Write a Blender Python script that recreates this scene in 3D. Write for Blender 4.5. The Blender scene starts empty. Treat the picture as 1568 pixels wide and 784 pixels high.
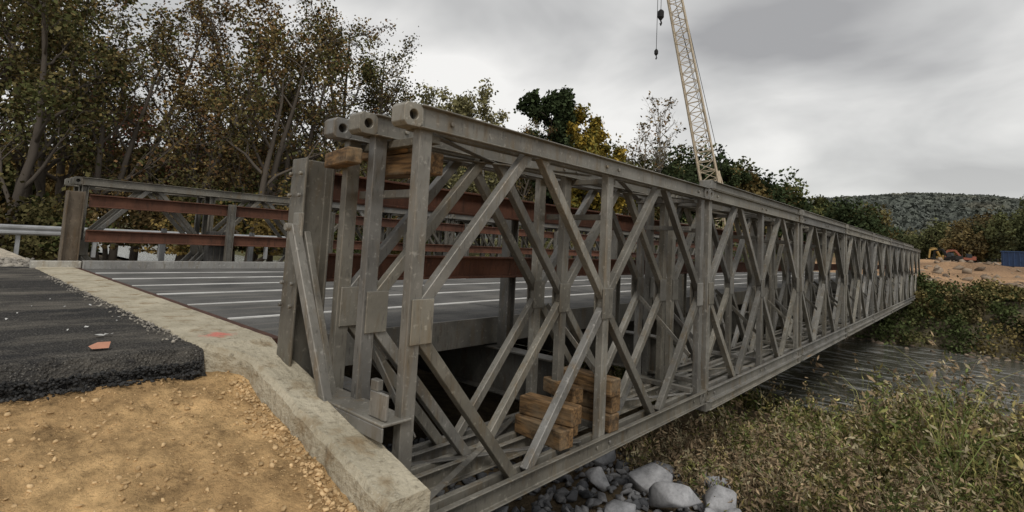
import bpy, math, random
import numpy as np
from mathutils import Vector, Matrix, noise
random.seed(7); rng=np.random.default_rng(7)
RC=random.Random(99)
SC=bpy.context.scene
# ------------------------------------------------------------------ helpers
def link(o,parent=None):
    bpy.context.collection.objects.link(o)
    if parent: o.parent=parent
    return o
def empty(name,parent=None):
    return link(bpy.data.objects.new(name,None),parent)
def rcol():
    f=RC.choice((1,1,1,.82,1.18))*RC.uniform(.78,1.2);w=RC.uniform(-.03,.09)
    return (f*(1+w*.4),f,f*(1-w))
class MB:
    def __init__(s): s.v=[];s.f=[];s.c=[]
    def add(s,vs,fs,col=None):
        n=len(s.v); s.v+= [tuple(v) for v in vs]; s.f+=[tuple(i+n for i in f) for f in fs]
        if col is None: col=rcol()
        s.c+=[col]*len(vs)
    def box(s,a,b,col=None):
        x0,y0,z0=a;x1,y1,z1=b
        s.add([(x0,y0,z0),(x1,y0,z0),(x1,y1,z0),(x0,y1,z0),(x0,y0,z1),(x1,y0,z1),(x1,y1,z1),(x0,y1,z1)],
              [(3,2,1,0),(4,5,6,7),(0,1,5,4),(1,2,6,5),(2,3,7,6),(3,0,4,7)],col)
    def prism(s,prof,p,q,up=(0,0,1),col=None):
        p=Vector(p);q=Vector(q);d=(q-p).normalized();u=Vector(up)
        side=d.cross(u)
        if side.length<1e-4: side=d.cross(Vector((1,0,0)))
        side.normalize(); u=side.cross(d).normalized()
        n=len(prof);vs=[p+side*a+u*b for a,b in prof]+[q+side*a+u*b for a,b in prof]
        fs=[tuple(range(n)),tuple(range(2*n-1,n-1,-1))]+[((i+1)%n,i,i+n,(i+1)%n+n) for i in range(n)]
        s.add(vs,fs,col)
    def beam(s,p,q,w,h,up=(0,0,1),col=None):
        s.prism([(-w/2,-h/2),(w/2,-h/2),(w/2,h/2),(-w/2,h/2)],p,q,up,col)
    def tube(s,pts,rs,n=6,col=None,cap=True):
        base=len(s.v)
        if col is None: col=rcol()
        for i,p in enumerate(pts):
            p=Vector(p)
            d=(Vector(pts[min(i+1,len(pts)-1)])-Vector(pts[max(i-1,0)]))
            d=d.normalized() if d.length>1e-9 else Vector((0,0,1))
            a=d.cross(Vector((0.31,0.95,0.05)));a.normalize();b=d.cross(a)
            for k in range(n):
                t=2*math.pi*k/n; v=p+(a*math.cos(t)+b*math.sin(t))*rs[i]
                s.v.append((v.x,v.y,v.z));s.c.append(col)
        for i in range(len(pts)-1):
            for k in range(n):
                s.f.append((base+i*n+k,base+i*n+(k+1)%n,base+(i+1)*n+(k+1)%n,base+(i+1)*n+k))
        if cap:
            s.f.append(tuple(base+k for k in range(n))[::-1]); m=base+(len(pts)-1)*n
            s.f.append(tuple(m+k for k in range(n)))
    def obj(s,name,mat,parent=None,bevel=0,smooth=False):
        me=bpy.data.meshes.new(name); me.from_pydata(s.v,[],s.f); me.update()
        if s.c and len(s.c)==len(s.v):
            a=me.color_attributes.new('Col','FLOAT_COLOR','POINT')
            arr=np.ones((len(s.v),4),dtype=np.float32);arr[:,:3]=np.array(s.c)
            a.data.foreach_set('color',arr.ravel())
        me.materials.append(mat)
        o=link(bpy.data.objects.new(name,me),parent)
        if smooth: me.polygons.foreach_set('use_smooth',[True]*len(me.polygons))
        if bevel:
            m=o.modifiers.new('b','BEVEL');m.width=bevel;m.segments=1;m.limit_method='ANGLE';m.angle_limit=.6
        return o
def np_mesh(name,V,F,C,mat):
    me=bpy.data.meshes.new(name);k=F.shape[1]
    me.vertices.add(len(V));me.vertices.foreach_set('co',V.astype(np.float32).ravel())
    me.loops.add(F.size);me.loops.foreach_set('vertex_index',F.astype(np.int32).ravel())
    me.polygons.add(len(F));me.polygons.foreach_set('loop_start',(np.arange(len(F))*k).astype(np.int32))
    try: me.polygons.foreach_set('loop_total',np.full(len(F),k,dtype=np.int32))
    except Exception: pass
    me.update(calc_edges=True)
    if C is not None:
        a=me.color_attributes.new('Col','FLOAT_COLOR','POINT')
        arr=np.ones((len(V),4),dtype=np.float32);arr[:,:3]=C;a.data.foreach_set('color',arr.ravel())
    me.materials.append(mat)
    return me
# ------------------------------------------------------------------ materials
def nd(nt,t,**kw):
    n=nt.nodes.new(t)
    for k,v in kw.items():
        if k in('op',): n.operation=v
        else: setattr(n,k,v)
    return n
def base_mat(name,rough=.8,metal=0,spec=.3):
    m=bpy.data.materials.new(name);m.use_nodes=True;nt=m.node_tree
    b=nt.nodes['Principled BSDF'];b.inputs['Roughness'].default_value=rough;b.inputs['Metallic'].default_value=metal
    b.inputs['Specular IOR Level'].default_value=spec
    return m,nt,b
def noise_mix(nt,vec,scale,c1,c2,lo=.4,hi=.6,detail=4,rough=.6):
    n=nd(nt,'ShaderNodeTexNoise');n.inputs['Scale'].default_value=scale;n.inputs['Detail'].default_value=detail;n.inputs['Roughness'].default_value=rough
    nt.links.new(vec,n.inputs['Vector'])
    r=nd(nt,'ShaderNodeMapRange');r.inputs[1].default_value=lo;r.inputs[2].default_value=hi
    nt.links.new(n.outputs['Fac'],r.inputs[0])
    mx=nd(nt,'ShaderNodeMix');mx.data_type='RGBA'
    nt.links.new(r.outputs[0],mx.inputs[0])
    for i,c in ((6,c1),(7,c2)):
        if hasattr(c,'is_linked') or hasattr(c,'links'): nt.links.new(c,mx.inputs[i])
        else: mx.inputs[i].default_value=(*c,1)
    return mx.outputs[2],n.outputs['Fac']
def bump(nt,b,src,strength=.3,dist=.01,prev=None):
    bp=nd(nt,'ShaderNodeBump');bp.inputs['Strength'].default_value=strength;bp.inputs['Distance'].default_value=dist
    nt.links.new(src,bp.inputs['Height'])
    if prev is not None: nt.links.new(prev,bp.inputs['Normal'])
    nt.links.new(bp.outputs[0],b.inputs['Normal']);return bp.outputs[0]
def geo_pos(nt): return nd(nt,'ShaderNodeNewGeometry').outputs['Position']
def steel(name,c1,c2,c3,metal=.35,rough=.48):
    m,nt,b=base_mat(name,rough,metal,.45);P=geo_pos(nt)
    col,_=noise_mix(nt,P,2.3,c1,c2,.38,.62,6)
    mp=nd(nt,'ShaderNodeMapping');mp.inputs['Scale'].default_value=(9,9,1.6);nt.links.new(P,mp.inputs[0])
    col,_=noise_mix(nt,mp.outputs[0],1.5,col,c3,.52,.76,4)
    col,f2=noise_mix(nt,mp.outputs[0],5.5,col,tuple(x*.38 for x in c1),.57,.80,5)
    col,f=noise_mix(nt,P,26,col,tuple(x*1.5 for x in c2),.59,.77,3)
    at=nd(nt,'ShaderNodeAttribute');at.attribute_name='Col'
    vm=nd(nt,'ShaderNodeVectorMath',op='MULTIPLY');nt.links.new(col,vm.inputs[0]);nt.links.new(at.outputs['Color'],vm.inputs[1])
    nt.links.new(vm.outputs[0],b.inputs['Base Color'])
    r=nd(nt,'ShaderNodeMapRange');r.inputs[3].default_value=rough-.15;r.inputs[4].default_value=rough+.25;nt.links.new(f,r.inputs[0]);nt.links.new(r.outputs[0],b.inputs['Roughness'])
    return m
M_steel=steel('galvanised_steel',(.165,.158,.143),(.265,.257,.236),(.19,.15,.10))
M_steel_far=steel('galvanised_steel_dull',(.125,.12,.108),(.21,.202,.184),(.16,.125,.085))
M_dark=steel('dark_steel',(.05,.048,.045),(.09,.085,.08),(.07,.05,.035))
M_rust=steel('rusty_rail',(.085,.036,.022),(.13,.056,.035),(.045,.023,.016),.1,.75)
M_kerbsteel=steel('pale_steel',(.30,.29,.27),(.42,.41,.38),(.3,.26,.2))
def mat_wood():
    m,nt,b=base_mat('timber',.75);P=geo_pos(nt)
    mp=nd(nt,'ShaderNodeMapping');mp.inputs['Scale'].default_value=(14,1.2,14);nt.links.new(P,mp.inputs[0])
    col,f=noise_mix(nt,mp.outputs[0],3,(.26,.155,.07),(.075,.045,.022),.38,.62,6)
    col,_=noise_mix(nt,P,4,col,(.19,.15,.10),.48,.74)
    col,_=noise_mix(nt,P,9,col,(.045,.03,.018),.56,.72)
    nt.links.new(col,b.inputs['Base Color']);bump(nt,b,f,.6,.006);return m
M_wood=mat_wood()
def mat_conc():
    m,nt,b=base_mat('concrete',.9,0,.2);P=geo_pos(nt)
    col,_=noise_mix(nt,P,2.2,(.52,.47,.36),(.37,.33,.245),.35,.65,6)
    col,f=noise_mix(nt,P,22,col,(.21,.18,.13),.55,.75,5)
    col,f3=noise_mix(nt,P,90,col,(.6,.56,.48),.6,.8,3)
    col,_=noise_mix(nt,P,5,col,(.27,.205,.125),.54,.70,6)
    d=nd(nt,'ShaderNodeVectorMath',op='DISTANCE');nt.links.new(P,d.inputs[0]);d.inputs[1].default_value=(-.28,1.72,.02)
    ad=nd(nt,'ShaderNodeMath',op='ADD');nt.links.new(d.outputs['Value'],ad.inputs[0])
    ml=nd(nt,'ShaderNodeMath',op='MULTIPLY');ml.inputs[1].default_value=.25;nt.links.new(f,ml.inputs[0]);nt.links.new(ml.outputs[0],ad.inputs[1])
    r=nd(nt,'ShaderNodeMapRange')
    r.inputs[1].default_value=.17;r.inputs[2].default_value=.24;r.inputs[3].default_value=.65;r.inputs[4].default_value=0
    nt.links.new(ad.outputs[0],r.inputs[0])
    mx=nd(nt,'ShaderNodeMix');mx.data_type='RGBA';nt.links.new(r.outputs[0],mx.inputs[0]);nt.links.new(col,mx.inputs[6]);mx.inputs[7].default_value=(.7,.14,.12,1)
    nt.links.new(mx.outputs[2],b.inputs['Base Color'])
    bb=bump(nt,b,f,.9,.03);bump(nt,b,f3,.5,.006,bb);return m
M_conc=mat_conc()
def mat_asphalt():
    m,nt,b=base_mat('asphalt',.9,0,.15);P=geo_pos(nt)
    col,_=noise_mix(nt,P,1.3,(.028,.028,.029),(.055,.052,.048),.35,.65,6)
    v=nd(nt,'ShaderNodeTexVoronoi');v.inputs['Scale'].default_value=60;nt.links.new(P,v.inputs['Vector'])
    col,f=noise_mix(nt,P,110,col,(.21,.20,.18),.57,.70,2)
    mp=nd(nt,'ShaderNodeMapping');mp.inputs['Scale'].default_value=(.35,1,1);nt.links.new(P,mp.inputs[0])
    col,_=noise_mix(nt,mp.outputs[0],.9,col,(.21,.19,.16),.46,.66,9,.75)
    nt.links.new(col,b.inputs['Base Color'])
    bb=bump(nt,b,v.outputs['Distance'],1,.018);bump(nt,b,f,.6,.01,bb);return m
M_asph=mat_asphalt()
def mat_attr(name,rough=.95,bumps=((8,.5,.05),(45,.6,.02)),mott=.5,scale=6,det=8):
    m,nt,b=base_mat(name,rough,0,.15);P=geo_pos(nt)
    a=nd(nt,'ShaderNodeAttribute');a.attribute_name='Col'
    n=nd(nt,'ShaderNodeTexNoise');n.inputs['Scale'].default_value=scale;n.inputs['Detail'].default_value=det;n.inputs['Roughness'].default_value=.75;nt.links.new(P,n.inputs['Vector'])
    r=nd(nt,'ShaderNodeMapRange');r.inputs[1].default_value=.3;r.inputs[2].default_value=.7;r.inputs[3].default_value=1-mott;r.inputs[4].default_value=1+mott;nt.links.new(n.outputs['Fac'],r.inputs[0])
    vm=nd(nt,'ShaderNodeVectorMath',op='SCALE');nt.links.new(a.outputs['Color'],vm.inputs[0]);nt.links.new(r.outputs[0],vm.inputs['Scale'])
    nt.links.new(vm.outputs[0],b.inputs['Base Color'])
    prev=None
    for sc,st,di in bumps:
        q=nd(nt,'ShaderNodeTexNoise');q.inputs['Scale'].default_value=sc;q.inputs['Detail'].default_value=5;q.inputs['Roughness'].default_value=.65;nt.links.new(P,q.inputs['Vector'])
        prev=bump(nt,b,q.outputs['Fac'],st,di,prev)
    return m
M_ground=mat_attr('ground_soil',.95,((40,1.0,.035),),.6)
M_stone=mat_attr('stone',.85,((20,.4,.008),),.4,9,5)
def mat_leaf():
    m=bpy.data.materials.new('foliage');m.use_nodes=True;nt=m.node_tree;nt.nodes.clear()
    o=nd(nt,'ShaderNodeOutputMaterial');a=nd(nt,'ShaderNodeAttribute');a.attribute_name='Col'
    d=nd(nt,'ShaderNodeBsdfDiffuse');nt.links.new(a.outputs['Color'],d.inputs[0]);nt.links.new(d.outputs[0],o.inputs[0]);return m
M_leaf=mat_leaf()
def plain(name,c,rough=.6,metal=0,var=.25):
    m,nt,b=base_mat(name,rough,metal,.4);P=geo_pos(nt)
    col,f=noise_mix(nt,P,3,c,tuple(x*(1-var) for x in c),.35,.65,5);nt.links.new(col,b.inputs['Base Color']);return m
M_boom=plain('crane_paint',(.62,.53,.40),.6,0,.3)
M_yellow=plain('machine_yellow',(.42,.27,.08),.6)
M_black=plain('black_rubber',(.02,.02,.02),.8)
M_blue=plain('blue_paint',(.04,.08,.18),.6)
M_red=plain('red_paint',(.30,.10,.06),.6)
M_glass=plain('dark_glass',(.02,.025,.03),.1)
M_white=plain('white_plastic',(.7,.7,.68),.6)
M_guard=plain('guardrail_steel',(.40,.41,.42),.45,.3)
def mat_deck():
    m,nt,b=base_mat('deck_surface',1.0,0,.04);P=geo_pos(nt)
    col,_=noise_mix(nt,P,1.2,(.078,.077,.075),(.145,.142,.136),.35,.65,7)
    mp=nd(nt,'ShaderNodeMapping');mp.inputs['Scale'].default_value=(.3,2.5,1);nt.links.new(P,mp.inputs[0])
    col,_=noise_mix(nt,mp.outputs[0],2.0,col,(.20,.188,.168),.52,.75,6)
    col,f=noise_mix(nt,P,80,col,(.2,.2,.19),.58,.72,2)
    nt.links.new(col,b.inputs['Base Color']);return m
M_deck=mat_deck()
def mat_strip():
    m,nt,b=base_mat('white_joint_strip',.7,0,.2);P=geo_pos(nt)
    mp=nd(nt,'ShaderNodeMapping');mp.inputs['Scale'].default_value=(.6,6,1);nt.links.new(P,mp.inputs[0])
    col,_=noise_mix(nt,mp.outputs[0],2.5,(.78,.78,.76),(.38,.37,.35),.43,.68,6)
    nt.links.new(col,b.inputs['Base Color']);return m
M_strip=mat_strip()
def mat_water():
    m,nt,b=base_mat('river_water',.12,0,.6);P=geo_pos(nt)
    mp=nd(nt,'ShaderNodeMapping');mp.inputs['Scale'].default_value=(1.6,.45,1);nt.links.new(P,mp.inputs[0])
    col,f=noise_mix(nt,mp.outputs[0],1.6,(.055,.055,.038),(.42,.43,.42),.50,.66,7,.7)  # pale riffle patches: sky glint painted into the water's base colour
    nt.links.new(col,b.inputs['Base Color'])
    n=nd(nt,'ShaderNodeTexNoise');n.inputs['Scale'].default_value=3.5;n.inputs['Detail'].default_value=5;n.inputs['Roughness'].default_value=.65;nt.links.new(mp.outputs[0],n.inputs['Vector'])
    bump(nt,b,n.outputs['Fac'],.8,.15);return m
M_water=mat_water()
# ------------------------------------------------------------------ camera
cd=bpy.data.cameras.new('camera');cam=link(bpy.data.objects.new('camera',cd));SC.camera=cam
r=Vector((.6605,-.7487,.0515)).normalized();u=Vector((-.095,-.0154,.9954));u=(u-r*u.dot(r)).normalized();bk=r.cross(u)
CP=Vector((-1.813,-2.451,.80))
cam.matrix_world=Matrix(((r.x,u.x,bk.x,CP.x),(r.y,u.y,bk.y,CP.y),(r.z,u.z,bk.z,CP.z),(0,0,0,1)))
cd.sensor_width=36;cd.lens=804.74/1568*36;cd.shift_y=-85.86/1568;cd.clip_start=.05;cd.clip_end=6000
# ------------------------------------------------------------------ terrain
def ss(a,b,x):
    t=max(0,min(1,(x-a)/(b-a)));return t*t*(3-2*t)
def N(x,y,s,k=0): return noise.noise(Vector((x*s,y*s,k*7.3)))
def height(x,y):
    zl=-.03 if y>1.9 else -.13-.24*(1.42-max(y,-3.5))
    if 1.3<y<=1.9: zl=-.16
    if y>9.2: zl=-.03-.004*(y-9.2)
    zl+= (.022*N(x,y,4,1)+.016*N(x,y,11,2)+.010*N(x,y,23,3)) if y<1.4 else .015*N(x,y,2.5,3)*(1 if y>9.2 else .3)
    if y>20: zl+=min(1.5,(y-20)*.03)+.3*N(x,y,.1,4)
    zb=-1.45-.13*max(0,x)+.12*N(x,y,.7,5)+.05*N(x,y,2.5,6)
    if x>12: zb=zb-.13*(x-12)*.6
    zb=max(zb,-3.9)
    zf=-.50+.030*max(0,x-36)+.12*N(x,y,.25,7) if x<80 else .82+.006*(x-80)
    if x>36: zf+=.2*N(x,y,.6,8)+(1.3*max(0,N(x,y,.09,9))+.3*N(x,y,.3,10))*ss(36,50,x)
    t=ss(-.22,-.12,x) if y>-.5 else ss(-.2,2.2,x)
    z=zl*(1-t)+zb*t
    if x>27: t=ss(28.0,35.0,x+1.2*N(x,y,.25,9));z=z*(1-t)+zf*t
    return z
def mixc(a,b,t): return tuple(a[i]*(1-t)+b[i]*t for i in range(3))
def gcol(x,y):
    n=N(x,y,.8,11)+.5*N(x,y,3,12)+.5*N(x,y,9,13)
    dirt=mixc((.66,.44,.215),(.45,.29,.14),max(0,min(1,.5+n)))
    litter=mixc((.085,.075,.035),(.12,.09,.045),max(0,min(1,.5+n)))
    gravel=(.36,.33,.29);road=(.52,.46,.37)
    if x<-.1:
        yy=y+.25*n
        if yy<1.5 or y<1.8: c=dirt
        elif yy<11: c=gravel
        elif yy<19.2: c=road
        else: c=mixc(gravel,litter,ss(19.2,20.3,yy))
        if y<-8: c=litter
        return c
    if x<29: 
        c=mixc((.10,.075,.046),(.14,.105,.064),max(0,min(1,.5+n)))
        if y<-1 and x<3: c=mixc(dirt,c,ss(0.2,2.5,x))
        if y>10.5 and x<9: c=mixc(road if y<19.2 else litter,c,ss(4,9,x))
        return c
    n2=N(x,y,.12,14)+.6*N(x,y,.5,15)
    site=mixc((.46,.29,.165),(.25,.16,.095),max(0,min(1,.5+1.3*n2)))
    c=mixc((.14,.12,.08),site,ss(34.5,36.5,x+n))
    edge=max(ss(9,14,y),ss(170,190,x),ss(25,40,-y))
    return mixc(c,(.10,.095,.045),edge)
def graded(a,b,step,lim,g=1.12):
    xs=list(np.arange(a,b+1e-6,step));s=step
    x=xs[-1]
    up=[]
    while x<lim: s*=g;s=min(s,80);x+=s;up.append(x)
    s=step;x=xs[0];dn=[]
    while x>-lim: s*=g;s=min(s,80);x-=s;dn.append(x)
    return dn[::-1]+xs+up
gx=graded(-2.2,.1,.03,1500,1.035);gy=graded(-.9,1.6,.03,1500,1.04)
V=[];C=[]
for x in gx:
    for y in gy: V.append((x,y,height(x,y)));C.append(gcol(x,y))
nx,ny=len(gx),len(gy)
I=np.arange(nx*ny).reshape(nx,ny)
F=np.stack([I[:-1,:-1],I[1:,:-1],I[1:,1:],I[:-1,1:]],-1).reshape(-1,4)
me=np_mesh('ground',np.array(V),F,np.array(C),M_ground);me.polygons.foreach_set('use_smooth',[True]*len(me.polygons))
link(bpy.data.objects.new('ground',me))
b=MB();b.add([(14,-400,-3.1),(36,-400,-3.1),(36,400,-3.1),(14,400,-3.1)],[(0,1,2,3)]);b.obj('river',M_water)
# asphalt approach
ax=list(np.arange(-9,-3,.15))+list(np.arange(-3,-.45,.03));ax[-1]=-.47
ay=list(np.arange(0,1.0,.025))+list(np.arange(1.0,7.95,.12))
V=[]
for x in ax:
    e=1.33+.05*N(x,0,3,20)+.03*N(x,0,12,21)+.015*N(x,0,30,22)
    for t in ay:
        y=e+t
        z=.005+.006*N(x,y,1.5,22)+.006*N(x,y,14,23)
        z-= .17*(1-ss(0,.15,t))
        if t<.3: z+=.028*N(x,y,25,24)*(1-ss(.1,.3,t))
        V.append((x,min(y,9.3),z))
I=np.arange(len(ax)*len(ay)).reshape(len(ax),len(ay))
F=np.stack([I[:-1,:-1],I[1:,:-1],I[1:,1:],I[:-1,1:]],-1).reshape(-1,4)
me=np_mesh('asphalt_road',np.array(V),F,None,M_asph);me.polygons.foreach_set('use_smooth',[True]*len(me.polygons));link(bpy.data.objects.new('asphalt_road',me))
# ------------------------------------------------------------------ stones
import bmesh
def ico(sub):
    bm=bmesh.new();bmesh.ops.create_icosphere(bm,subdivisions=sub,radius=1)
    v=np.array([x.co[:] for x in bm.verts]);f=np.array([[q.index for q in p.verts] for p in bm.faces]);bm.free();return v,f
def stones(name,items,sub,colf,np_=None,lo=.35,hi=.6,jit=0):
    v0,f0=ico(sub);Vs=[];Fs=[];Cs=[];n=0
    for (x,y,z,s) in items:
        A=rng.normal(size=(3,3));q,_=np.linalg.qr(A)
        v=v0.copy()
        if jit: v=v*(1+jit*rng.uniform(-1,1,size=(len(v),1)))
        for k in range(np_ or (12 if sub>1 else 3)):
            nrm=rng.normal(size=3);nrm/=np.linalg.norm(nrm);dd=lo+(hi-lo)*rng.random()
            dp=v@nrm;ov=np.maximum(0,dp-dd);v=v-ov[:,None]*nrm
        v=v*np.array([1,.55+.4*rng.random(),.45+.3*rng.random()])*s*1.35
        v=v@q.T;v[:,2]*=.8
        Vs.append(v+np.array([x,y,z]));Fs.append(f0+n);n+=len(v0)
        c=np.array(colf());Cs.append(np.repeat(c[None],len(v0),0))
    me=np_mesh(name,np.concatenate(Vs),np.concatenate(Fs),np.concatenate(Cs),M_stone)
    return link(bpy.data.objects.new(name,me))
def hull_stones(name,items,colf):
    """angular broken rock: convex hulls of a few random points"""
    Vs=[];Fs=[];Cs=[];n=0
    for (x,y,z,s) in items:
        bm=bmesh.new()
        sc=Vector((1,random.uniform(.65,.95),random.uniform(.5,.8)))*s
        rot=Matrix.Rotation(random.uniform(0,6.28),3,'Z')@Matrix.Rotation(random.gauss(0,.5),3,'X')
        for k in range(11):
            d=Vector((random.gauss(0,1),random.gauss(0,1),random.gauss(0,1))).normalized()*random.uniform(.85,1.1)
            bm.verts.new(rot@Vector((d.x*sc.x,d.y*sc.y,d.z*sc.z))+Vector((x,y,z)))
        res=bmesh.ops.convex_hull(bm,input=bm.verts)
        junk=[g for g in res['geom_interior'] if isinstance(g,bmesh.types.BMVert)]
        if junk: bmesh.ops.delete(bm,geom=list(set(junk)),context='VERTS')
        bmesh.ops.bevel(bm,geom=list(bm.edges),offset=s*.05,segments=1,affect='EDGES')
        bmesh.ops.triangulate(bm,faces=bm.faces)
        bm.verts.index_update()
        Vs.append(np.array([v.co[:] for v in bm.verts]));Fs.append(np.array([[v.index for v in f.verts] for f in bm.faces])+n);n+=len(bm.verts)
        Cs.append(np.repeat(np.array(colf())[None],len(bm.verts),0));bm.free()
    link(bpy.data.objects.new(name,np_mesh(name,np.concatenate(Vs),np.concatenate(Fs),np.concatenate(Cs),M_stone)))
it=[]
for i in range(5200):
    x=random.uniform(-2.6,-.28);y=random.uniform(-1.0,1.3);s=.003+.014*random.random()**5
    it.append((x,y,height(x,y)+s*.2,s))
for i in range(700):
    y=random.uniform(-.4,1.2);x=-.29-abs(random.gauss(0,.07));s=.004+.014*random.random()**2;it.append((x,y,height(x,y)+s*.3,s))
stones('gravel',it,1,lambda:mixc((.66,.47,.26),(.36,.24,.12),random.random()),jit=.2)
it=[]
for i in range(3200):
    x=random.uniform(-2.8,-.5);y=1.33+.05*N(x,0,3,20)-abs(random.gauss(0,.06))+.08;s=.004+.010*random.random()
    it.append((x,y,-.135+.06*random.random()*(y>1.33),s))
stones('asphalt_crumbs',it,1,lambda:(.025+.03*random.random(),)*3,jit=.2)
it=[]
for i in range(1400):
    x=random.uniform(-3.5,.0);y=random.uniform(9.2,11.6);s=.02+.05*random.random()**2;it.append((x,y,height(x,y)+s*.3,s))
for i in range(400):
    x=-.50-abs(random.gauss(0,.06));y=random.uniform(1.6,7);s=.004+.009*random.random();it.append((x,y,.02,s))
stones('roadside_gravel',it,1,lambda:mixc((.38,.35,.30),(.2,.185,.165),random.random()),jit=.2)
it=[]
for i in range(1700):
    x=random.uniform(.6,5.0);y=random.uniform(-1.6,3);s=.04+.06*random.random()**1.5
    if y<-.6 and x<1.5: continue
    it.append((x,y,height(x,y)+s*.5,s))
hull_stones('riprap',it,lambda:mixc((.21,.21,.215),(.075,.078,.085),random.random()))
it=[]
for (x,y,s) in [(3.5,-.15,.32),(3.9,.35,.28),(3.3,-.62,.27),(4.3,-.3,.28),(4.5,.5,.27),(3.85,-.9,.28),(4.1,1.1,.26),(3.05,-.3,.2),(2.75,-.5,.16),(4.8,-.1,.24),(3.1,-.95,.22),(2.9,.15,.17),(3.4,.7,.2),(3.6,-.5,.2),(4.0,-.55,.2)]:
    it.append((x,y,height(x,y)+s*.5,s))
hull_stones('riprap_boulders',it,lambda:mixc((.38,.38,.39),(.25,.255,.27),random.random()))
it=[]
for i in range(300):
    y=random.uniform(-30,6);x=random.gauss(29.8,.5);s=.05+.22*random.random()**3;it.append((x,y,max(-3.12,height(x,y))+s*.1,s))
for i in range(260):
    y=random.uniform(-18,-1);x=random.uniform(20,29.5);s=.05+.16*random.random()**2;it.append((x,y,-3.12,s))
for i in range(900):
    x=random.uniform(36,120);y=random.uniform(-.45*x,4);s=.08+.5*random.random()**4;it.append((x,y,height(x,y)+s*.1,s))
stones('river_bank_rocks',it,1,lambda:mixc((.34,.27,.2),(.13,.10,.075),random.random()),4,jit=.25)
# ------------------------------------------------------------------ abutment
AB=empty('bridge_abutment')
b=MB();ys=list(np.arange(-.40,1.6,.035))+list(np.arange(1.6,9.35,.09));nsec=None
for y in ys:
    zt=.022 if y>1.42 else .022-.44*(1.42-y)/1.82
    if y<=1.42: zt-=.01
    xl=-.27-.23*ss(1.18,1.5,y)
    jag=.014*N(0,y,5,30)+.011*N(0,y,17,31)
    prof=[(xl-.02,-1.7),(xl-.01+jag,zt-.14),(xl+jag,zt-.03),(xl+.025+jag*1.3,zt)]
    for k in range(1,8): prof.append((xl+.03+(0-.05-xl)*k/8,zt+.006*N(k*.3,y,6,32)))
    prof+=[(-.02+jag*.3,zt),(0+.3*jag,zt-.02),(0,zt-.15),(0,-1.7)]
    nsec=len(prof);b.v+=[(px,y+.006*N(px,y,9,33),pz+.004*N(px*3,y,20,34)) for px,pz in prof]
for i in range(len(ys)-1):
    for k in range(nsec-1): b.f.append((i*nsec+k,i*nsec+k+1,(i+1)*nsec+k+1,(i+1)*nsec+k))
b.f.append(tuple(range(nsec))[::-1]);m=(len(ys)-1)*nsec;b.f.append(tuple(m+k for k in range(nsec)))
b.obj('backwall_and_wing',M_conc,AB)
b=MB();b.box((.005,-.15,-2.2),(.75,10.8,-1.12));b.obj('bearing_seat',M_conc,AB,.02)
b=MB();b.box((34.6,-.5,-4),(35.6,10.8,-1.12));b.box((35.4,-.5,-4),(36.2,10.8,0.0));b.obj('far_abutment',M_conc,AB,.02)
# ------------------------------------------------------------------ bridge
BR=empty('truss_bridge')
HP=2.206;L=2*HP;ZT=1.5;ZB=-.86;ZM=(ZT+ZB)/2;NP=8;XE=NP*L
CH=.07
def cprof(web,fl,h,t,sgn):
    w=web*sgn;o=(web+fl)*sgn
    p=[(w,-h),(o,-h),(o,-h+t),(w+t*sgn,-h+t),(w+t*sgn,h-t),(o,h-t),(o,h),(w,h)]
    return p if sgn>0 else p[::-1]
def lug(b,x,y,z,r=.03,hx=.068,hz=.068,hy=.062):
    n=16;vo=[];vi=[]
    for k in range(n):
        a=2*math.pi*(k+.5)/n;c,s=math.cos(a),math.sin(a);q=1/max(abs(c),abs(s));q=min(q,1.3)
        vo.append((c*q*hx,s*q*hz));vi.append((c*r,s*r))
    vs=[]
    for yy in(-hy,hy):
        vs+=[(x+a,y+yy,z+c) for a,c in vo]+[(x+a,y+yy,z+c) for a,c in vi]
    fs=[]
    for k in range(n):
        j=(k+1)%n
        fs+=[(k,j,n+j,n+k),(2*n+j,2*n+k,3*n+k,3*n+j),(j,k,2*n+k,2*n+j),(n+k,n+j,3*n+j,3*n+k)]
    b.add(vs,fs)
    b.tube([(x,y-hy+.045,z),(x,y+hy-.045,z)],[r*.98]*2,12,(.15,.13,.12))
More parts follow.
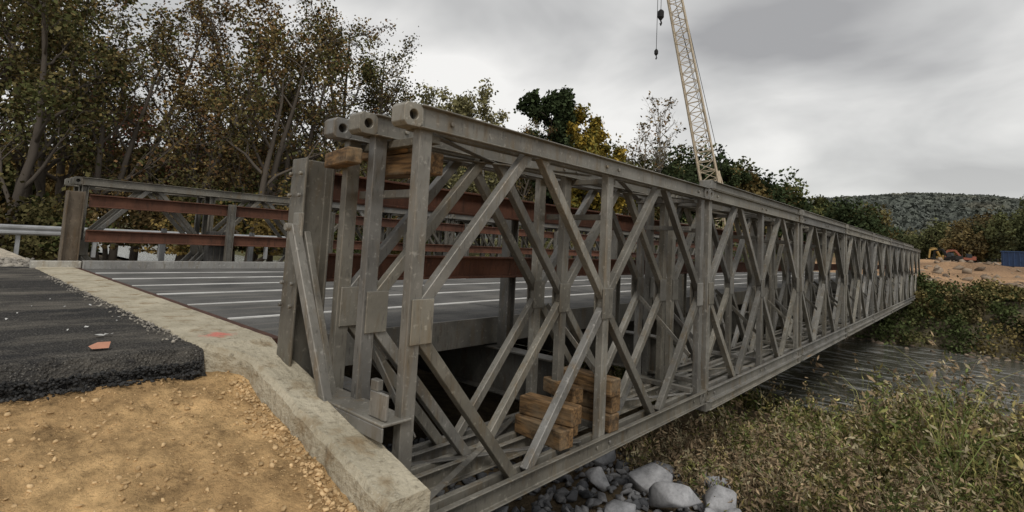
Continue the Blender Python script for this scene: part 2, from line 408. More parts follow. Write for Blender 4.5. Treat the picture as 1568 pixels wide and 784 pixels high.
def truss(name,y,mat,side=-1,npan=NP,reinf=True):
    b=MB()
    for i in range(npan):
        x0=i*L;x1=x0+L
        for z in(ZT,ZB):
            cc=rcol()
            for sg in(-1,1):
                b.prism(cprof(.036,.046,CH,.011,sg),(x0+.05,y,z),(x1-.03,y,z),col=cc)
            lug(b,x0+(.0 if i==0 else .07),y,z);lug(b,x1-.07,y,z)
        for xs in(x0+.12,x0+HP,x1-.12):
            w=.047
            prof=[(-w,-.034),(w,-.034),(w,.034),(w-.011,.034),(w-.011,-.023),(-w+.011,-.023),(-w+.011,.034),(-w,.034)]
            b.prism([(a,-c*side) for a,c in (prof if side>0 else prof[::-1])],(xs,y,ZB),(xs,y,ZT),up=(0,1,0))
        mids=[x0+.12,x0+HP,x1-.12]
        for a in range(2):
            A=mids[a]+.03;Bx=mids[a+1]-.03;c=(A+Bx)/2
            for zz,sg in((ZT,1),(ZB,-1)):
                ze=zz-sg*CH*.6
                b.beam((A,y,ZM+sg*.06),(c-.07,y,ze),.064,.074,up=(0,0,1))
                b.beam((c+.07,y,ze),(Bx,y,ZM+sg*.06),.0635,.0735,up=(0,0,1))
        for xs,o in((x0+.12,.05),(x0+HP,0),(x1-.12,-.05)):
            for yy in(-.042,.042):
                b.box((xs+o-.08,y+yy-.006,ZM-.13),(xs+o+.08,y+yy+.006,ZM+.13))
        for c in(x0+.3,x0+HP-.1,x0+HP+.1,x1-.3):
            for zz in(ZT,ZB):
                b.tube([(c,y+side*.047,zz),(c,y+side*.063,zz)],[.017,.017],6)
    if reinf:
        for z in(ZT+CH+.053,ZB-CH-.053):
            for i in range(1,npan-1):
                x0=i*L;x1=x0+L;cc=rcol()
                for sg in(-1,1): b.prism(cprof(.036,.046,.05,.011,sg),(x0+.1,y,z),(x1-.1,y,z),col=cc)
                for xx in(x0+.1,x1-.1): b.box((xx-.09,y-.07,z-.049),(xx+.09,y+.07,z+.051))
    return b.obj(name,mat,BR,.004)
Y1=[0,.453,.755];Y2=[9.44,9.74,10.2]
for i,y in enumerate(Y1): truss('near_truss_panels_%d'%(i+1),y,M_steel,-1)
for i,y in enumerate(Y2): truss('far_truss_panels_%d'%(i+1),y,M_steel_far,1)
b=MB()
def bracing(b,ya,yb):
    for i in range(NP):
        for h in(0,1,2):
            x=i*L+[.22,HP+.1,L-.24][h]
            b.beam((x,ya,ZT-CH-.03),(x,yb,ZT-CH-.03),.075,.05)
            b.beam((x,ya,ZB+CH+.03),(x,yb,ZB+CH+.03),.075,.05)
            b.beam((x-.03,ya+.05,ZM+.75),(x-.03,yb-.05,ZM+.75),.05,.05)
            b.beam((x+.02,ya+.05,ZM-.7),(x+.02,yb-.05,ZM-.1),.012,.05)
        for z in(ZT-CH-.012,ZB+CH+.012):
            for h in(0,1):
                xa=i*L+.25+h*HP;xb=xa+HP-.5
                b.beam((xa,ya+.02,z),(xb,yb-.02,z),.05,.012);b.beam((xa,yb-.02,z-.013),(xb,ya+.02,z-.013),.05,.012)
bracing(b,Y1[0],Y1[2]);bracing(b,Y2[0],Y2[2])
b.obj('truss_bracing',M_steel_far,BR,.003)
b=MB()
def iprof(w,h,t=.014,tf=.02):
    return [(-w,-h),(w,-h),(w,-h+tf),(t/2,-h+tf),(t/2,h-tf),(w,h-tf),(w,h),(-w,h),(-w,h-tf),(-t/2,h-tf),(-t/2,-h+tf),(-w,-h+tf)]
for i in range(2*NP+1):
    x=i*HP+(.42 if i==0 else (-.42 if i==2*NP else .2))
    b.prism(iprof(.09,.23),(x,.62,-.53),(x,9.6,-.53))
    for yy in(1.3,8.9):
        if i>0: b.prism(iprof(.06,.06,.01,.012),(x,yy,-.3),(x,yy,1.28),up=(1,0,0))
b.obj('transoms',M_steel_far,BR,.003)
b=MB()
for yy in np.arange(1.75,8.8,.58): b.prism(iprof(.05,.11),(.1,yy,-.185),(XE,yy,-.185))
b.obj('stringers',M_dark,BR)
b=MB()
cp=[(0,-.28),(.07,-.28),(.07,-.268),(.012,-.268),(.012,-.02),(.07,-.02),(.07,-.003),(0,-.003)]
for j in range(12):
    xa=.08+j*(XE-.1)/12;xb=xa+(XE-.1)/12-.01
    b.prism(cp[::-1],(xb,1.46,0),(xa,1.46,0));b.prism(cp,(xa,8.98,0),(xb,8.98,0))
b.obj('deck_edge_channel',M_steel_far,BR,.003)
b=MB();st=MB();W0,W1=1.47,8.78;npl=7;pw=(W1-W0)/npl
for k in range(npl):
    for j in range(12):
        xa=.08+j*(XE-.1)/12;xb=xa+(XE-.1)/12-.012
        b.box((xa,W0+k*pw+.012,-.06),(xb,W0+(k+1)*pw-.012,-.002+.003*((k+j)%2)))
    if k>0:
        yy=W0+k*pw; st.box((.085,yy-.018,-.02),(XE,yy+.018,.010))
b.obj('deck_panels',M_deck,BR);st.obj('deck_joint_strips',M_strip,BR)
b=MB();b.box((.012,1.45,-.2),(.075,9.0,.006));b.obj('deck_end_angle',M_rust,BR)
b=MB();b.box((.1,8.80,-.02),(XE,8.93,.13));b.box((-.55,8.85,.0),(.09,9.0,.12));b.obj('deck_kerb',M_kerbsteel,BR,.008)
b=MB()
for yy in(1.22,8.98):
    for z0,z1 in((1.04,1.26),(.44,.65)):
        for j in range(8):
            xa=.12+j*L;xb=xa+L-.02
            b.prism([(-.035,z0),(.035,z0),(.035,z0+.02),(-.02,z0+.02),(-.02,z1-.02),(.035,z1-.02),(.035,z1),(-.035,z1)],(xa,yy,0),(min(xb,XE-.1),yy,0))
b.obj('guard_rail_beams',M_rust,BR,.004)
b=MB()
b.prism(iprof(.10,.11,.016,.018),(.02,1.08,-1.05),(.02,1.08,1.31),up=(1,0,0),col=(.85,.83,.78))
b.beam((-.13,1.00,.84),(-.06,.50,-.30),.065,.06)
b.beam((-.05,.99,.8),(.04,.56,-.4),.05,.05)
b.tube([(-.09,1.00,.83),(-.19,1.00,.83)],[.028,.028],8);b.box((-.11,.94,.74),(-.09,1.06,.93))
for zz in(1.2,1.05,.45,.3): b.tube([(-.10,1.0,zz),(-.125,1.0,zz)],[.016,.016],6);b.tube([(-.10,1.14,zz),(-.125,1.14,zz)],[.016,.016],6)
b.box((-.07,-.06,-.222),(.13,.84,-.205));b.box((-.07,-.06,-.30),(-.056,.84,-.223))
b.box((.02,.2,-.9),(.09,.5,-.31))
b.box((-.04,-.04,-.2),(-.02,.12,-.06));b.box((-.04,.05,-.06),(.0,.12,-.0))
b.tube([(-.02,.0,-.205),(-.02,.0,-.12)],[.022,.022],6)
b.obj('end_post_and_bracket',M_steel,BR,.005)
b=MB()
b.prism(iprof(.11,.12,.02,.02),(-.05,9.15,-.5),(-.05,9.15,1.3),up=(1,0,0),col=(.95,.78,.62));b.obj('far_end_post',M_steel_far,BR,.005)
b=MB();b.box((2.1,9.1,.0),(2.55,9.32,.72));b.box((2.05,9.08,-.02),(2.6,9.34,.06))
for q in(2.2,2.32,2.44): b.box((q-.012,9.07,.06),(q+.012,9.1,.7))
b.obj('splice_bracket',M_dark,BR,.01)
b=MB()
for yy in Y1+Y2:
    b.box((.05,yy-.14,-1.118),(.42,yy+.14,-1.06));b.box((.12,yy-.1,-1.06),(.34,yy+.1,-.932))
b.obj('bearings',M_steel,BR,.006)
TB=empty('timber_blocks')
def timbers(name,L_):
    b=MB()
    for (x,z,y0,y1,w,h,rz) in L_:
        c=Vector((x,(y0+y1)/2,z));d=Vector((math.sin(rz),math.cos(rz),0))*(y1-y0)/2
        b.beam(c-d,c+d,w,h)
    b.obj(name,M_wood,TB,.008)
ztop=ZB+CH
timbers('stack',[(1.74,ztop+.076,-.02,.5,.16,.148,.1),(1.82,ztop+.227,-.02,.5,.16,.148,-.08),(1.98,ztop+.076,.1,.6,.14,.148,0)])
timbers('stack_behind',[(2.38,ztop+.076,-.06,.55,.15,.148,.05),(2.40,ztop+.227,-.05,.5,.15,.148,0),(2.36,ztop+.378,-.07,.5,.16,.148,.03),(2.18,ztop+.3,.15,.6,.12,.13,.3)])
timbers('packers',[(.30,ZT-CH-.16,.08,.75,.13,.14,0),(.33,ZT-CH-.045,.3,.95,.12,.07,.1),(-.02,ZT-CH-.14,.42,.85,.1,.1,.2)])
# ------------------------------------------------------------------ vegetation
def leaves(centers,size,cols,asp=1.6):
    n=len(centers);a=rng.normal(size=(n,3));a/=np.linalg.norm(a,axis=1)[:,None]
    b_=rng.normal(size=(n,3));b_-= (b_*a).sum(1)[:,None]*a;b_/=np.linalg.norm(b_,axis=1)[:,None]
    s=(size*(.6+.8*rng.random(n)))[:,None]
    a=a*s*asp*.5;b_=b_*s*.5
    V=np.stack([centers-a,centers+b_,centers+a,centers-b_],1).reshape(-1,3)
    F=np.arange(4*n).reshape(n,4);return V,F,np.repeat(cols,4,0)
def make_tree(seed,h,spread,pal,nleaf,lsize,trunk_r=.2,start=.22,limbs=15,bark=(.115,.098,.082),up=.55,lean=(0,0),twigs=5,multi=1,wp=2.0):
    rnd=random.Random(seed);b=MB();tips=[]
    def seg(p,d,ln,r0,r1,n,sides,wob,lift=0):
        pts=[Vector(p)];rs=[r0];d=Vector(d).normalized()
        for i in range(n):
            d=(d+Vector((rnd.gauss(0,wob),rnd.gauss(0,wob),rnd.gauss(0,wob)+lift))).normalized()
            pts.append(pts[-1]+d*ln/n);rs.append(r0+(r1-r0)*(i+1)/n)
        b.tube(pts,rs,sides,bark,False);return pts,rs
    for mtr in range(multi):
        hh=h*(1 if mtr==0 else rnd.uniform(.7,.95))
        tr,rs=seg((rnd.uniform(-.3,.3)*(mtr>0),rnd.uniform(-.3,.3)*(mtr>0),-.4),(lean[0]+rnd.gauss(0,.12)*(mtr>0),lean[1]+rnd.gauss(0,.12)*(mtr>0),1),hh*.95,trunk_r,.03,10,7,.07,.03)
        for l in range(limbs//multi):
            t=start+(1-start)*(l+rnd.random())/(limbs//multi);t=min(t,.98);k=t*10;i=int(k);p=tr[i].lerp(tr[i+1],k-i);r=rs[i]*.6
            az=rnd.uniform(0,6.283);el=up+rnd.uniform(-.2,.35)
            ln=spread*(1.15-.65*t)*rnd.uniform(.6,1.15)
            d=(math.cos(az)*math.cos(el),math.sin(az)*math.cos(el),math.sin(el))
            lp,lr=seg(p,d,ln,max(r,.03),.015,5,5,.16,.04)
            for s_ in range(6):
                q=rnd.uniform(.25,1)*5;i2=min(int(q),4);pp=lp[i2].lerp(lp[i2+1],q-i2)
                dd=(lp[i2+1]-lp[i2]).normalized()+Vector((rnd.gauss(0,.6),rnd.gauss(0,.6),rnd.gauss(.15,.45)))
                sp,sr=seg(pp,dd,ln*rnd.uniform(.25,.5),lr[i2]*.6,.009,3,3,.2,.03)
                for w in range(twigs):
                    q=rnd.uniform(.3,1)*3;i3=min(int(q),2);p3=sp[i3].lerp(sp[i3+1],q-i3)
                    d3=(sp[i3+1]-sp[i3]).normalized()+Vector((rnd.gauss(0,.7),rnd.gauss(0,.7),rnd.gauss(.1,.5)))
                    tp,_=seg(p3,d3,ln*rnd.uniform(.12,.25),.010,.005,2,3,.2)
                    tips+= [tp[1],tp[2]]
    V=np.array(b.v);F=np.array([f for f in b.f]);C=np.array(b.c)
    if nleaf:
        T=np.array([t[:] for t in tips]);w=rng.random(len(T))**wp;w/=w.sum()
        ci=rng.choice(len(T),nleaf,p=w)
        cen=T[ci]+rng.normal(size=(nleaf,3))*.24
        clc=np.array(pal)[rng.integers(0,len(pal),len(T))]*(.6+.75*rng.random((len(T),1)))
        cols=clc[ci]*(.65+.7*rng.random((nleaf,1)))
        lv,lf,lc=leaves(cen,lsize,cols)
        F=np.concatenate([F,lf+len(V)]);V=np.concatenate([V,lv]);C=np.concatenate([C,lc])
    return np_mesh('tree_mesh_%d'%seed,V,F,C,M_leaf)
def br(p,k): return [tuple(c*k for c in q) for q in p]
G1=br([(.085,.088,.035),(.115,.10,.045),(.07,.075,.03),(.135,.105,.045)],1.2)
G2=br([(.15,.11,.05),(.19,.13,.05),(.105,.09,.04),(.17,.10,.05)],1.15)
GY=br([(.32,.225,.045),(.23,.18,.045),(.15,.14,.04)],1.05)
GP=br([(.045,.062,.03),(.055,.074,.035),(.04,.053,.026)],1.15)
GR=br([(.26,.10,.07),(.20,.11,.07),(.15,.12,.05)],1.15)
TM=[make_tree(1,13,4.2,G1,6400,.10,.2,.2),make_tree(2,14,4.5,G2,5000,.10,.22,.25),make_tree(3,12,4.0,G2+G1,3900,.095,.16,.2,multi=2),
    make_tree(4,11.5,5.0,G2+G1,6500,.10,.24,.15,limbs=18,lean=(.18,-.1),multi=2),make_tree(5,13,4.0,G1+G2,2300,.10,.18,.25),
    make_tree(6,12,3.6,GR,3600,.10,.15,.25)]
TBARE=make_tree(7,17,5.0,G2,500,.2,.25,.3,limbs=20,bark=(.32,.30,.27),up=.8)
TPALE=make_tree(8,13,4.5,br([(.18,.165,.085),(.15,.14,.065)],1.3),4500,.17,.2,.2,bark=(.27,.25,.22))
TYEL=make_tree(9,12,4.2,GY,11000,.22,.2,.2,wp=1.2)
TDARK=make_tree(10,15,4.6,GP,13000,.24,.25,.35,wp=1.2)
def pxpos(px,f):
    c0=px-784;return CP.x+(.6605*c0+605)*f, CP.y+(-.7487*c0+534)*f
def put(name,me,x,y,rz=0,s=1,z=None):
    o=link(bpy.data.objects.new(name,me));o.location=(x,y,height(x,y) if z is None else z);o.rotation_euler=(0,0,rz);o.scale=(s,s,s*random.uniform(.95,1.05));return o
T=[('oak_tree',0,0.6,27.5,1.1),('maple_tree',1,-3.2,31,1.2),('oak_tree',0,2.6,32,1.2),('sweetgum_tree',5,5.5,34,.95),('hickory_tree',2,4.4,28,1.2),
 ('maple_tree',1,7.6,30,1.15),('oak_tree',4,9.3,34,1.25),('hickory_tree',2,0.2,36,1.4),('sycamore_tree',3,8.9,24.5,1.12),('maple_tree',1,12.5,31,1.05),
 ('oak_tree',0,14.5,34,1.1),('oak_tree',4,7.3,37,1.4),('maple_tree',1,3.8,39,1.35),('sweetgum_tree',5,11.2,40,.95),('hickory_tree',2,17.5,37,1.0),('oak_tree',4,18.5,33,.9),
 ('oak_tree',4,11.5,27,1.1),('maple_tree',1,-1,42,1.4),('oak_tree',0,16,44,1.1)]
for nme,k,x,y,s in T: put(nme,TM[k],x,y,random.uniform(0,6.28),s)
for px,f,k,s in [(455,.036,2,1.15),(505,.040,4,1.2),(545,.041,0,1.05),(578,.043,2,1.0),(520,.046,1,1.12),(40,.045,1,1.35),(130,.047,0,1.3),(20,.038,2,1.3),(380,.045,1,1.2)]:
    x,y=pxpos(px,f);put(['oak_tree','maple_tree','hickory_tree','sycamore_tree','oak_tree'][k],TM[k],x,y,random.uniform(0,6.28),s,-.2)
for px,f,me,nm,s in [(605,.05,TM[0],'oak_tree',.95),(640,.055,TPALE,'birch_tree',1.05),(690,.06,TPALE,'birch_tree',1.2),(740,.062,TPALE,'birch_tree',1.1),(665,.062,TDARK,'pine_tree',.6),
     (790,.065,TM[4],'oak_tree',1.0),(842,.068,TDARK,'pine_tree',1.15),(895,.068,TYEL,'tulip_tree',1.15),(925,.07,TYEL,'tulip_tree',1.0),(1000,.085,TBARE,'bare_tree',1.2),(985,.083,TBARE,'bare_tree',1.0),
     (960,.075,TM[0],'oak_tree',.85),(1115,.085,TDARK,'pine_tree',.8),(1150,.09,TDARK,'pine_tree',.78),(1185,.095,TDARK,'pine_tree',.7)]:
    x,y=pxpos(px,f);put(nm,me,x,y,random.uniform(0,6.28),s,0)
def mass(name,trees,lsz,nl,haze=0):
    Vs=[];Fs=[];Cs=[];n=0
    for (x,y,z,h,rad,pal) in trees:
        nc=26;cc=rng.normal(size=(nc,3));cc/=np.linalg.norm(cc,axis=1)[:,None];cc*=(.35+.6*rng.random((nc,1)))
        cr=.22+.25*rng.random(nc);br_=.5+.85*rng.random(nc)
        i=rng.integers(0,nc,nl);q=rng.normal(size=(nl,3));q/=np.linalg.norm(q,axis=1)[:,None];q*=rng.random((nl,1))**.4
        P=(cc[i]+q*cr[i][:,None])*np.array([rad,rad,h*.44])+np.array([x,y,z+h*.56])
        p=np.array(pal)[rng.integers(0,len(pal))]
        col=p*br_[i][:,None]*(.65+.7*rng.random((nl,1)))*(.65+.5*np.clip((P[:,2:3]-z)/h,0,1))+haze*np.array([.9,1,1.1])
        v,f,c=leaves(P,lsz,col);Vs.append(v);Fs.append(f+n);Cs.append(c);n+=len(v)
        b=MB();b.tube([(x,y,z-.5),(x+random.gauss(0,.3),y,z+h*.8)],[h*.016,h*.005],5,(.14,.12,.1),False)
        Vs.append(np.array(b.v));Fs.append(np.array(b.f)+n);Cs.append(np.array(b.c));n+=len(b.v)
    link(bpy.data.objects.new(name,np_mesh(name,np.concatenate(Vs),np.concatenate(Fs),np.concatenate(Cs),M_leaf)))
tl=[]
def row(px0,px1,n,f0,f1,top0,top1,rad,pals):
    for i in range(n):
        t=(i+random.random())/n;px=px0+(px1-px0)*t;f=random.uniform(f0,f1)
        hz=371.5+.0517*(px-784);top=top0+(top1-top0)*t+random.uniform(-10,14)
        x,y=pxpos(px,f);tl.append((x,y,-.5,(hz-top)*f+1,rad*random.uniform(.8,1.2),random.choice(pals)))
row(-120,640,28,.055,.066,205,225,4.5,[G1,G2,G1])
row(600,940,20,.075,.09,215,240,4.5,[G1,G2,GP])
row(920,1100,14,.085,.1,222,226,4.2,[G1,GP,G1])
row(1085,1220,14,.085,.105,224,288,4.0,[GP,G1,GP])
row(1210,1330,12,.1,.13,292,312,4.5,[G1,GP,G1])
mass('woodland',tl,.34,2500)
tl=[]
row(1425,1700,20,.16,.20,342,288,5.0,[G1,G2,G1])
row(1320,1430,18,.2,.28,345,372,6,[G1,GP,G1])
row(1400,1700,16,.22,.26,352,330,7,[G1,G2,GP])
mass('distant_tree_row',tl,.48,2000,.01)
def bush_mass(name,items,lsz,pal,nl):
    Vs=[];Fs=[];Cs=[];n=0
    for (x,y,z,r,h) in items:
        nc=9;cc=rng.normal(size=(nc,3))*.5;br_=.45+.9*rng.random(nc);i=rng.integers(0,nc,nl)
        P=cc[i]+rng.normal(size=(nl,3))*.25;P=P*np.array([r,r,h*.5])+np.array([x,y,z+h*.45])
        P[:,2]=np.maximum(P[:,2],z)
        p=np.array(pal)[rng.integers(0,len(pal))];col=p*br_[i][:,None]*(.6+.8*rng.random((nl,1)))
        v,f,c=leaves(P,lsz,col);Vs.append(v);Fs.append(f+n);Cs.append(c);n+=len(v)
    link(bpy.data.objects.new(name,np_mesh(name,np.concatenate(Vs),np.concatenate(Fs),np.concatenate(Cs),M_leaf)))
it=[]
for i in range(100):
    x=random.uniform(-8,24);y=random.uniform(21.5,30)+max(0,x-8)*.3;it.append((x,y,height(x,y) if x<1 else -.3,random.uniform(.8,1.6),random.uniform(1.2,3.8)))
bush_mass('understorey_shrubs',it,.11,br([(.07,.08,.03),(.09,.08,.035),(.05,.06,.022),(.12,.085,.04),(.14,.10,.035)],1.1),800)
it=[]
for i in range(250):
    y=random.uniform(-38,1.0);x=random.uniform(29.6,34.8);g=height(x,y);h=random.uniform(1.0,2.4)*(1.4 if random.random()<.12 else 1);cap=-.55-g+random.uniform(-.3,.8);it.append((x,y,g,random.uniform(.35,1.1),min(h,max(.4,cap))))
for i in range(60):
    y=random.uniform(9,30);x=random.uniform(31,40);it.append((x,y,height(x,y),random.uniform(1,2),random.uniform(2,4)))
bush_mass('far_bank_shrubs',it,.085,br([(.08,.09,.035),(.11,.105,.045),(.06,.075,.03),(.15,.12,.05),(.16,.13,.07)],1.4),620)
def weeds(name,items,pal,headpal,lsz=.032,nlv=20,asp=2.8):
    S=[];SC_=[];LC=[];LCc=[]
    for (x,y,z,h,k,brown) in items:
        tone=.95+.75*N(x,y,.45,50)+random.uniform(-.2,.25);kind=random.random()
        for s_ in range(k):
            bx=x+random.gauss(0,.15);by=y+random.gauss(0,.15);hh=h*random.uniform(.45,1.15)
            lx=random.gauss(0,.3)*hh;ly=random.gauss(0,.3)*hh
            col=np.array(random.choice(pal))*random.uniform(.7,1.3)*tone
            dead=random.random()<brown
            if dead: col=np.array(random.choice(headpal))*random.uniform(.5,1.0)
            P=lambda t: np.array((bx+lx*t*t,by+ly*t*t,z+hh*t*(1-.12*t)))
            pts=[P(t) for t in(0,.35,.7,1)]
            a=random.uniform(0,3.14);w=np.array((math.cos(a),math.sin(a),0))*.0045
            for q in range(3):
                wa=w*(1-q*.25);wb=w*(1-(q+1)*.25);S.append([pts[q]-wa,pts[q]+wa,pts[q+1]+wb,pts[q+1]-wb]);SC_.append(col*.8)
            nn=nlv if kind>.25 else nlv//4
            if dead: nn=nn//3
            for l in range(nn):
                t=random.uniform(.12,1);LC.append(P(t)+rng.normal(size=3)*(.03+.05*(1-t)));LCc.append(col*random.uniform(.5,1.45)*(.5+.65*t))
            if kind<=.25:
                for q in range(4):
                    t0=random.uniform(0,.4);dx=random.gauss(0,.18)*hh;dy=random.gauss(0,.18)*hh;p0=P(t0)
                    p1=p0+np.array((dx*.5,dy*.5,hh*.35));p2=p0+np.array((dx*1.3,dy*1.3,hh*.5));g=col*random.uniform(.8,1.6)
                    S.append([p0-w,p0+w,p1+w,p1-w]);SC_.append(g);S.append([p1-w,p1+w,p2+w*.2,p2-w*.2]);SC_.append(g)
            elif random.random()<.5:
                hp=np.array(random.choice(headpal))*1.2
                for l in range(10): LC.append(pts[3]+rng.normal(size=3)*np.array((.03,.03,.08)));LCc.append(hp*random.uniform(.7,1.3))
    S=np.array(S).reshape(-1,3);sf=np.arange(len(S)).reshape(-1,4);sc=np.repeat(np.array(SC_),4,0)
    v,f,c=leaves(np.array(LC),lsz,np.array(LCc),asp=asp)
    V=np.concatenate([S,v]);F=np.concatenate([sf,f+len(S)]);C=np.concatenate([sc,c])
    link(bpy.data.objects.new(name,np_mesh(name,V,F,C,M_leaf)))
PALW=br([(.15,.165,.055),(.105,.13,.045),(.18,.175,.065),(.23,.195,.08)],1.35);HP_=br([(.28,.21,.13),(.19,.14,.09),(.27,.235,.15)],1.2)
it=[]
for i in range(900):
    x=4.6+7*random.random();y=random.uniform(-5-.3*x,.4)
    if x<6 and y>-.6: continue
    g=.75+.9*max(-.5,N(x,y,.6,51))
    it.append((x,y,height(x,y),random.uniform(.35,.95)*g*(1.5 if random.random()<.10 else 1),6,.35 if y>-2 and x<8 else .18))
for i in range(420):
    x=random.uniform(4.4,8.5);y=random.uniform(-2,1.2);it.append((x,y,height(x,y),random.uniform(.15,.45),8,.9))
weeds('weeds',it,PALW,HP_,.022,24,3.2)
it=[]
for i in range(560):
    x=random.uniform(8.5,17.5);y=random.uniform(-7-.25*x,-.6);g=height(x,y)
    h=random.uniform(1.0,1.9) if x>10.5 else random.uniform(.7,1.5)
    h*=(.8+.8*max(-.4,N(x,y,.35,52)))
    if y<-4.5: h*=.8
    it.append((x,y,g,h,6,.2))
for i in range(60):
    x=random.uniform(6,13);y=random.uniform(-.35*x-1.5,-.9);it.append((x,y,height(x,y),random.uniform(1.5,2.3),4,.35))
for i in range(140):
    x=random.uniform(8,20);y=random.uniform(.2,6);it.append((x,y,height(x,y),random.uniform(.4,1.0),6,.3))
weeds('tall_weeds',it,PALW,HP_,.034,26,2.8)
# ------------------------------------------------------------------ hill
V=[];C=[];nu,nv=90,14
def crestf(a): return (86 if a>-.02 else max(14,86-170*(-.02-a)))+8*N(a,0,7,40)
for i in range(nu):
    a=-.75+1.9*i/(nu-1)
    for j in range(nv):
        t=j/(nv-1);d=520+420*t
        z=crestf(a)*math.sin(min(1,t*1.15)*math.pi/2)+3*N(a*40,t*10,1,41)
        V.append((d*math.cos(a),d*math.sin(a),z-2));C.append(mixc((.105,.12,.11),(.135,.13,.115),max(0,min(1,.5+N(a*60,t*20,1,42)))))
I=np.arange(nu*nv).reshape(nu,nv);F=np.stack([I[:-1,:-1],I[:-1,1:],I[1:,1:],I[1:,:-1]],-1).reshape(-1,4)
me=np_mesh('hills',np.array(V),F,np.array(C),mat_attr('hill_forest',.95,(),.4,.06,4));link(bpy.data.objects.new('hills',me))
P=[];PC=[]
for k in range(34000):
    a=random.uniform(-.35,.2);t=random.random();d=520+420*t
    z=crestf(a)*math.sin(min(1,t*1.15)*math.pi/2)-2
    P.append((d*math.cos(a),d*math.sin(a),z+random.uniform(0,4)));q=1+.5*N(a*50,t*16,1,44)+random.uniform(-.12,.12);w_=max(0,N(a*30,t*9,1,45))*.05;PC.append(((.055*q+.082+w_),(.062*q+.088+w_*.5),(.042*q+.09)))
v,f,c=leaves(np.array(P),4.0,np.array(PC),asp=1.1);link(bpy.data.objects.new('hill_forest',np_mesh('hill_forest',v,f,c,M_leaf)))
# ------------------------------------------------------------------ guardrail
GR_=empty('roadside_guardrail')
b=MB();prof=[(0,-.155),(.06,-.11),(.06,-.06),(.0,0),(.06,.06),(.06,.11),(0,.155),(-.004,.155),(.05,.11),(.05,.06),(-.01,0),(.05,-.06),(.05,-.11),(-.004,-.155)]
b.prism(prof,(-14,19.6,.42),(9,19.6,.42));b.obj('w_beam',M_guard,GR_)
b=MB()
for x in np.arange(-13,9,1.9): b.prism(iprof(.05,.075,.01,.01),(x,19.75,-.4),(x,19.75,.55),up=(0,1,0))
b.obj('posts',M_guard,GR_)
G2_=empty('guardrail_posts')
b=MB()
for x in(1.75,3.6,4.6): b.prism(iprof(.04,.06,.01,.01),(x,10.75,-.1),(x,10.75,.72),up=(0,1,0))
b.obj('steel_posts',M_guard,G2_)
# ------------------------------------------------------------------ crane
def at(px,py,f):
    c0=px-784;c1=306.1-py;return Vector((CP.x+(.6605*c0-.095*c1+599.3)*f,CP.y+(-.7487*c0-.0154*c1+533.3)*f,CP.z+(.0515*c0+.9954*c1+65.4)*f))
CR=empty('lattice_boom_crane')
base=Vector((55.6,18.1,1.4));top=Vector((48.0,20.7,26.8));top=base+(top-base)*1.35
ax_=(top-base).normalized();sd=ax_.cross(Vector((1,0.3,0))).normalized();up_=sd.cross(ax_).normalized()
b=MB();ns=34;prev=None
for i in range(ns+1):
    t=i/ns;w=.95*min(1,.35+t*5)*(1-.4*t);p=base+(top-base)*t
    q=[p+sd*(a*w)+up_*(c*w) for a,c in((-1,-1),(1,-1),(1,1),(-1,1))]
    if prev:
        for k in range(4):
            b.beam(prev[k],q[k],.14,.14)
            b.beam(prev[k],q[(k+1)%4],.07,.07) if i%2 else b.beam(prev[(k+1)%4],q[k],.07,.07)
            b.beam(q[k],q[(k+1)%4],.06,.06)
    prev=q
b.obj('boom',M_boom,CR)
b=MB()
mast=at(1100,262,.0715)
for o_ in(-.35,.35):
    b.tube([top+sd*o_,mast+sd*o_],[.03,.03],5)
b.tube([base+(top-base)*.70+up_*.6,mast],[.025,.025],5)
h1=at(1012,22,.066);h2=at(1005,80,.066)
for h in(h1,h2): b.tube([h+Vector((0,0,14)),h],[.03,.03],5)
b.obj('cables',M_black,CR)
b=MB();b.tube([h1+Vector((0,0,.5)),h1+Vector((0,0,.3)),h1-Vector((0,0,.3)),h1-Vector((0,0,.6))],[.12,.32,.32,.1],10)
b.tube([h1-Vector((0,0,.6)),h1+Vector((.2,0,-.85)),h1+Vector((.05,0,-1.1)),h1+Vector((-.15,0,-.95))],[.07,.08,.08,.04],6)
b.tube([h2+Vector((0,0,.35)),h2+Vector((0,0,.15)),h2-Vector((0,0,.15)),h2-Vector((0,0,.35))],[.06,.2,.2,.06],10)
b.tube([h2-Vector((0,0,.35)),h2+Vector((.15,0,-.55)),h2+Vector((0,0,-.72)),h2+Vector((-.12,0,-.6))],[.05,.05,.05,.03],6)
b.obj('hook_blocks',M_black,CR)
b=MB();b.box((54.8,16.6,1.0),(61.5,19.8,3.1));b.box((61.0,16.4,.9),(62.4,20.0,3.4));b.obj('house',M_yellow,CR,.1)
b=MB();b.box((54.2,19.9,1.1),(56.2,21.0,3.2));b.obj('cab',M_glass,CR,.1)
b=MB()
for yy in(15.4,20):
    b.prism([(-3.6,0),(-3.2,-.55),(3.2,-.55),(3.6,0),(3.2,.5),(-3.2,.5)],(58,yy,.35),(58,yy+1,.35))
b.obj('tracks',M_black,CR,.05)
b=MB();b.beam(base+Vector((1,0,1)),mast,.25,.25);b.beam(Vector((60.5,18.1,3)),mast,.2,.2);b.obj('gantry',M_boom,CR)
